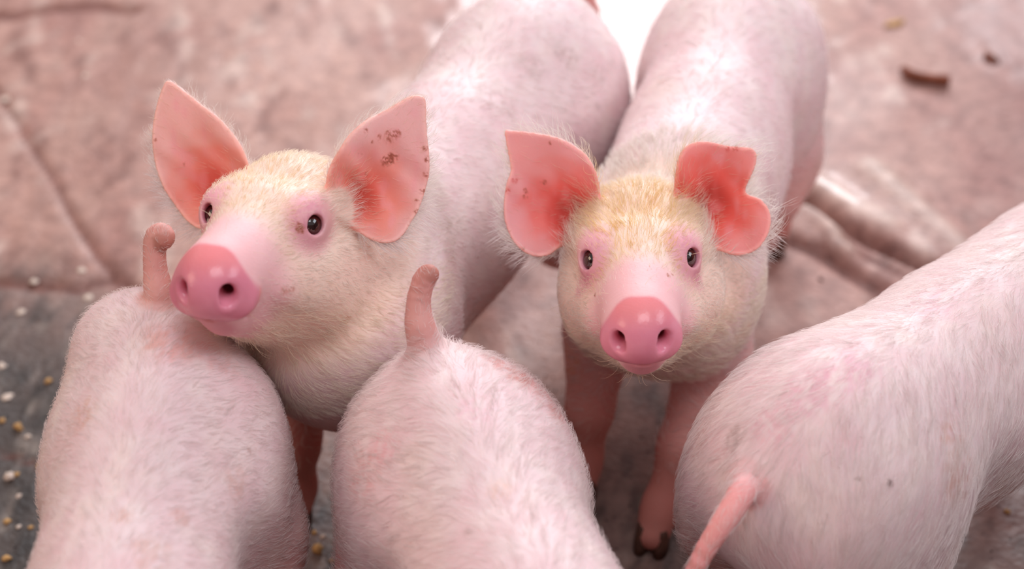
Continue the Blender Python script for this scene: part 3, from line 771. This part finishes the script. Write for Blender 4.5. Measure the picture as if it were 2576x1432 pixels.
specs['D']['marks'] = [(1290, 925, .03, .55, (206, 130, 120)), (1390, 1010, .028, .5, (206, 132, 124)), (1330, 950, .02, .4, (200, 124, 116)), (960, 1120, .02, .35, (226, 140, 150)), (1260, 1225, .012, .35, (226, 178, 150)), (1180, 1330, .004, .6, GY), (900, 1180, .03, .35, (220, 150, 146)), (1200, 1030, .02, .35, (228, 160, 178))]
specs['E']['marks'] = [(2240, 1220, .0042, 1, (120, 84, 82)), (1850, 1085, .012, .40, (150, 128, 122)), (1835, 1120, .014, .42, (150, 124, 118)), (1815, 1160, .012, .3, (160, 126, 120)), (2265, 820, .003, .6, GY), (2400, 1090, .02, .4, (200, 146, 124)), (2420, 1200, .03, .45, (196, 150, 130)), (2165, 1202, .0018, .8, GY),
    (2150, 930, .03, .4, (228, 160, 182)), (2050, 980, .03, .45, (224, 154, 172)), (1950, 1060, .025, .4, (222, 150, 166)), (2350, 760, .03, .3, (228, 170, 190)), (1750, 1110, .02, .4, (196, 140, 134)), (2260, 700, .002, .7, GY)]
pigs = {k: build_pig(s) for k, s in specs.items()}
# ------------------------------------------------------------------ crumbs, flakes and sticks on the floor
def lump(name, c, size, mat, seed, flat=.7, parent=None, stretch=(1, 1)):
    r = random.Random(seed); V = []; F = []; rings, seg = 5, 9
    V.append((0, 0, 1)); 
    for i in range(1, rings):
        th = math.pi*i/rings
        for j in range(seg): ph = 2*math.pi*(j + .5*(i % 2))/seg; V.append((math.sin(th)*math.cos(ph), math.sin(th)*math.sin(ph), math.cos(th)))
    V.append((0, 0, -1)); n = len(V)
    for j in range(seg): F.append((0, 1+j, 1+(j+1) % seg)); q = 1 + (rings-2)*seg; F.append((n-1, q+(j+1) % seg, q+j))
    for i in range(rings-2):
        for j in range(seg): q = 1 + i*seg; F.append((q+j, q+seg+j, q+seg+(j+1) % seg, q+(j+1) % seg))
    rot = r.random()*6.28; cr, sr = math.cos(rot), math.sin(rot); W_ = []
    for x, y, z in V:
        k = size*r.uniform(.6, 1.3); x, y, z = x*k*stretch[0], y*k*stretch[1], z*k*flat; W_.append((x*cr - y*sr, x*sr + y*cr, z + size*flat*.85))
    o = mesh_obj(name, W_, F, mat, parent); o.location = c; return o
M_CRUMB = simple_material('feed_crumb', (214, 170, 112), .8, .3, 0, 200, .6); M_PALE = simple_material('pale_flake', (232, 214, 200), .8, .3, 0, 150, .7)
M_STICK = simple_material('brown_bark', (134, 72, 50), .8, .3, 0, 90, .5); M_DROP = simple_material('dark_pellet', (92, 58, 48), .6, .4, 0, 120, .5); M_GRIT = simple_material('dark_grit', (64, 58, 54), .75, .4, 0, 200, .5)
def drop(name, px, py, size, mat, label, cat, group=None, seed=0, flat=.6, stretch=(1, 1)):
    q = Pz(px, py, 0); o = lump(name, (q[0], q[1], -.001), size, mat, seed, flat, None, stretch); o['label'] = label; o['category'] = cat
    if group: o['group'] = group
    return o
drop('feed_crumb', 48, 1080, .0062, M_CRUMB, 'largest yellow feed crumb on the dark floor left of the lower left pig', 'crumb', None, 1, .8, (.8, 1.3))
drop('feed_crumb', 803, 1388, .0062, M_CRUMB, 'tan feed crumb on the floor between the two front rumps at bottom edge', 'crumb', None, 2, .9)
drop('feed_crumb', 24, 1205, .0060, M_PALE, 'pale pinkish feed crumb near the left edge of the dark floor', 'crumb', None, 3, .8)
drop('feed_crumb', 122, 960, .0048, M_CRUMB, 'orange tan feed crumb just left of the lower left pig hip', 'crumb', None, 4)
drop('feed_crumb', 2533, 1290, .0042, M_CRUMB, 'tan feed crumb on grey floor at the lower right corner', 'crumb', None, 5)
G1 = 'feed crumbs scattered on the dark floor'
for i, (x, y, sz, pl) in enumerate([(71, 1100, .0036, 'just below the largest yellow crumb'), (100, 1176, .0046, 'close to the flank of the lower left pig'), (42, 1196, .0036, 'just right of the pale pinkish crumb'), (48, 1250, .0034, 'below the pale pinkish crumb'),
        (18, 1315, .0044, 'at the left edge, above the bottom corner'), (78, 1328, .0030, 'beside the flank of the lower left pig, low down'), (47, 1327, .0030, 'between left edge and flank, low down'), (5, 1060, .0040, 'at the left edge beside the largest yellow crumb'),
        (18, 1408, .0048, 'in the bottom left corner of the photo'), (813, 1352, .0038, 'between the front rumps, above the tan crumb'), (791, 1342, .0034, 'between the front rumps, highest of that cluster'), (835, 1412, .0030, 'between the front rumps, lowest of that cluster')]):
    drop('feed_crumb', x, y, sz, M_CRUMB if i % 3 else M_PALE, ('pale' if i % 3 == 0 else 'tan') + ' feed crumb ' + pl, 'crumb', G1, 10 + i)
G3 = 'pale dried flakes on the brown floor at left'
for i, (x, y, sz, pl) in enumerate([(222, 748, .0058, 'below the end of the slanting crack'), (205, 680, .0056, 'left of the end of the slanting crack'), (85, 708, .0056, 'on the level crack at left'), (52, 785, .0060, 'below the level crack, near the left edge'),
        (18, 1000, .0066, 'at the left edge beside the dark muck'), (262, 772, .0040, 'just above the lower left pig hip'), (198, 105, .0066, 'near the top left corner'), (12, 250, .0066, 'at the left edge by the start of the slanting crack'), (215, 190, .0056, 'left of the upright ear, high up'), (4, 920, .0056, 'at the left edge, halfway down')]):
    drop('dried_flake', x, y, sz, M_PALE, 'pale dried flake ' + pl, 'flake', G3, 50 + i, .2)
drop('dark_pellet', 2065, 705, .0040, M_DROP, 'small dark pellet on the floor right of the right pig face', 'pellet', None, 70)
drop('mud_clod', 2490, 148, .011, M_STICK, 'small brown mud clod near the upper right corner', 'clod', None, 71, .5, (1.4, .9))
drop('straw_bit', 2250, 62, .012, M_CRUMB, 'pale tan scrap on the floor near the upper right', 'straw', None, 72, .3, (2.0, .6))
def stick():
    pts = [Pz(x, y, .010) for x, y in [(2272, 170), (2290, 184), (2320, 193), (2360, 198), (2394, 200)]]; V = []; F = []; seg = 8
    pts = catmull(np.array(pts), 4, False); n = len(pts); c = pts.mean(0)
    for i, q in enumerate(pts):
        t = pts[min(i+1, n-1)] - pts[max(i-1, 0)]; t /= np.linalg.norm(t); b = np.cross(t, [0, 0, 1]); r = .0095*(.55 + .45*math.sin(math.pi*min(1, (i+2)/(n*.6))/1.0*.5))*random.uniform(.9, 1.1)
        for j in range(seg): a = 2*math.pi*j/seg; V.append(q - c + r*(math.cos(a)*b + math.sin(a)*np.array([0, 0, .8])))
    for i in range(n-1):
        for j in range(seg): F.append((i*seg+j, i*seg+(j+1) % seg, (i+1)*seg+(j+1) % seg, (i+1)*seg+j))
    F.append(tuple(range(seg))[::-1]); F.append(tuple(range((n-1)*seg, n*seg)))
    o = mesh_obj('stick', V, F, M_STICK); o.location = (c[0], c[1], .0085); o['label'] = 'short curved brown stick on the floor at upper right'; o['category'] = 'stick'
stick()
FEET = [f for p in pigs.values() for f, _ in p.feet]
def grit():
    r = np.random.default_rng(11); V = []; F = []
    for i in range(2600):
        x = r.uniform(-.75, .95); y = r.uniform(.75, 1.45); s = r.uniform(.0006, .0022)
        if r.random() < (y - 1.0)*1.6 or min(math.hypot(x - q[0], y - q[1]) for q in FEET) < .035: continue
        b = len(V)
        for dx, dy, dz in ((1, 0, 0), (-.5, .87, 0), (-.5, -.87, 0), (.1, .1, 1)): V.append((x + s*dx*r.uniform(.6, 1.3), y + s*dy*r.uniform(.6, 1.3), s*dz*.9 + .001))
        F += [(b, b+1, b+3), (b+1, b+2, b+3), (b+2, b, b+3)]
    o = mesh_obj('grit', V, F, M_GRIT, None, False); o['kind'] = 'stuff'; o['label'] = 'dark grit and crumbled muck on the near floor'; o['category'] = 'grit'
grit()

# ------------------------------------------------------------------ coats
def face_fields(p):
    Fc = p.F; Lb = p.Lb[Fc].mean(1); Lh = p.Lh[Fc].mean(1); return Lb, Lh, p.earm[Fc].mean(1), p.pad[Fc].mean(1), p.fn
WHITE = np.array([248, 236, 234.]); 
def coat_body(p, dens, length, radius, front=1.0, seed=1, clump=.55, cell=.010, lift=.30, col=WHITE, far=False):
    Lb, Lh, ear, pad, fn = face_fields(p); k = p.S.get('size', 1.0)
    rh = np.linalg.norm(Lh, axis=1)
    d = dens*sstep(.06, .16, Lb[:, 2])*np.where(Lb[:, 0] > .50, front, 1.0)*(ear < .1)*(rh > .15)*(1 - (Lh[:, 0] > .02)*(rh < .26))
    d *= np.where(fn[:, 2] < -.3, .15, 1.0)
    fcn = p.V[p.F].mean(1); td = np.full(len(d), 9.0)
    for q in p.tail[0][5:]: td = np.minimum(td, np.linalg.norm(fcn - q, axis=1))
    d *= np.where(td < .016, .8, 1.0); tl = np.array(p.tail[0][5:]); L0 = length
    def length(r, n):
        t_ = np.min([np.linalg.norm(r - q, axis=1) for q in tl], 0); return np.where(t_ < .017, .0095, L0)
    hair_object(p, 'hair', d, length, body_comb(p), lift, radius, lambda r, n: np.tile(col, (len(r), 1)), clump, cell, 5, seed)
def coat_head(p, dens=230000, seed=5, gold=1.0, long=1.0, rad=.00012):
    Lb, Lh, ear, pad, fn = face_fields(p); rh = np.linalg.norm(Lh, axis=1)
    eyed = np.min([np.linalg.norm(p.V[p.F].mean(1) - e[0], axis=1) for e in p.eyes], 0)
    muz = sstep(.130, .090, Lh[:, 0] + .0*Lh[:, 2])              # thins out towards the snout
    bridge = 1 - .8*sstep(.082, .105, Lh[:, 0])*sstep(-.02, .01, Lh[:, 2])
    d = dens*(rh < .17)*(ear < .12)*(pad < .05)*(.12 + .88*muz)*bridge*sstep(.017, .026, eyed)*(Lh[:, 0] < .138)
    def length(r, n):
        L = (r - p.ho) @ p.RH.T
        q = .0080 + .0080*sstep(.085, .02, L[:, 0])*sstep(-.01, .03, L[:, 2]) + .008*sstep(.035, .06, np.abs(L[:, 1]))*sstep(.0, .04, L[:, 2])*sstep(.06, .02, L[:, 0]) + .006*sstep(-.03, -.07, L[:, 2])
        e = np.min([np.linalg.norm(r - np.array(x[0]), axis=1) for x in p.eyes], 0)
        return q*(1 + (long - 1)*sstep(.0, .03, L[:, 2])*sstep(.1, .07, L[:, 0]))*(.5 + .5*sstep(.015, .04, e))*(.6 + .4*sstep(.13, .08, L[:, 0]))
    def lift(r, n):
        L = (r - p.ho) @ p.RH.T
        return .30 + .20*sstep(.0, .04, L[:, 2]) + .25*sstep(.035, .06, np.abs(L[:, 1]))*sstep(.0, .04, L[:, 2]) + .25*sstep(-.03, -.07, L[:, 2])
    def color(r, n):
        L = (r - p.ho) @ p.RH.T
        g = sstep(-.01, .03, L[:, 2])*sstep(.065, .03, np.abs(L[:, 1]))*sstep(.12, .07, L[:, 0])*sstep(-.06, .005, L[:, 0])*gold*(.5 + .5*np.clip(noise(r, .02, 2) + .4, 0, 1))
        lowg = .15*sstep(-.02, -.05, L[:, 2])
        g = np.clip(np.maximum(g, lowg), 0, 1)[:, None]
        return np.array([255, 246, 238.])*(1-g) + np.array([250, 218, 152.])*g
    hair_object(p, 'hair', d, length, head_comb(p), lift, rad, color, .62, .0065, 5, seed)
def coat_ears(p, seed=9, dens=240000):
    """long pale fringe on the backs and rims of the ears, fine down on the front rim"""
    for j, e in enumerate(p.S['ears']):
        D = (p.V[p.F].mean(1) - e['O']) @ e['A'].T
        m = (np.abs(D[:, 0]) < .12) & (np.abs(D[:, 1]) < .12) & (np.abs(D[:, 2]) < .06)
        q = np.full(len(D), -1.0); q[m] = sd_poly(D[m, 0], D[m, 1], e['poly'])
        side = D[:, 2] - e['g'](D[:, 0], D[:, 1]); ear = p.earm[p.F].mean(1)
        band = sstep(-.014, -.004, q)
        d = dens*m*(ear > .05)*band*(side < .0005)
        cen = e['base']
        def comb(r, n, e=e, cen=cen):
            L = (r - e['O']) @ e['A'].T
            v = np.stack([L[:, 0]-cen[0], L[:, 1]-cen[1]], 1); v /= np.maximum(np.linalg.norm(v, axis=1), 1e-6)[:, None]
            return v[:, :1]*e['A'][0][None] + v[:, 1:]*e['A'][1][None] + np.array([[0, 0, -.25]])
        def length(r, n, e=e):
            L = (r - e['O']) @ e['A'].T
            low = sstep(.015, -.04, L[:, 1]); return .008 + .020*low
        hair_object(p, 'hair', d, length, comb, .35, .00014, lambda r, n: np.tile(WHITE, (len(r), 1)), .45, .006, 5, seed + j, gravity=.15)
        # front: sparse down on the inner side, denser along the rim next to the head
        near = sstep(.050, .020, np.hypot(D[:, 0]-e['base'][0], D[:, 1]-e['base'][1]))
        d2 = m*(ear > .05)*(side > 0)*(9000 + 150000*near**1.5 + 60000*sstep(-.008, -.002, q)*sstep(-.01, .02, D[:, 1]))
        hair_object(p, 'hair', d2, lambda r, n: np.full(len(r), .010), comb, .30, .00010, lambda r, n: np.tile(np.array([255, 226, 205.]), (len(r), 1)), .4, .006, 5, seed + 3 + j)
def whiskers(p, seed=21):
    Lb, Lh, ear, pad, fn = face_fields(p)
    d = 5200.0*(Lh[:, 0] > .03)*(Lh[:, 0] < .135)*(Lh[:, 2] < -.012)*(pad < .05)*(np.linalg.norm(Lh, axis=1) < .18) + 1400.*(Lh[:, 0] > .07)*(Lh[:, 0] < .135)*(pad < .05)*(Lh[:, 2] > -.012)
    def comb(r, n):
        L = (r - p.ho) @ p.RH.T
        return -.5*p.RH[0][None] + (L[:, 1:2]/.03)*p.RH[1][None] - .6*p.RH[2][None]
    hair_object(p, 'whiskers', d, lambda r, n: np.full(len(r), .030), comb, .95, .00011, np.array([255, 232, 200.]), .1, .01, 5, seed)
coat_body(pigs['A'], 45000, .014, .00016, 1.0, 31, far=True)
coat_body(pigs['B'], 45000, .014, .00016, 1.0, 32, far=True)
coat_body(pigs['C'], 90000, .014, .00012, .15, 33, clump=.55, cell=.010)
coat_body(pigs['D'], 75000, .022, .00013, .15, 34, clump=.72, cell=.014)
coat_body(pigs['E'], 80000, .024, .00013, .5, 35, clump=.72, cell=.014)
coat_head(pigs['A'], 210000, gold=.5, seed=41, long=.85, rad=.00010); coat_head(pigs['B'], 200000, gold=1.0, seed=42, long=1.35, rad=.00013)
coat_ears(pigs['A'], 51); coat_ears(pigs['B'], 61)
whiskers(pigs['A'], 71); whiskers(pigs['B'], 72)
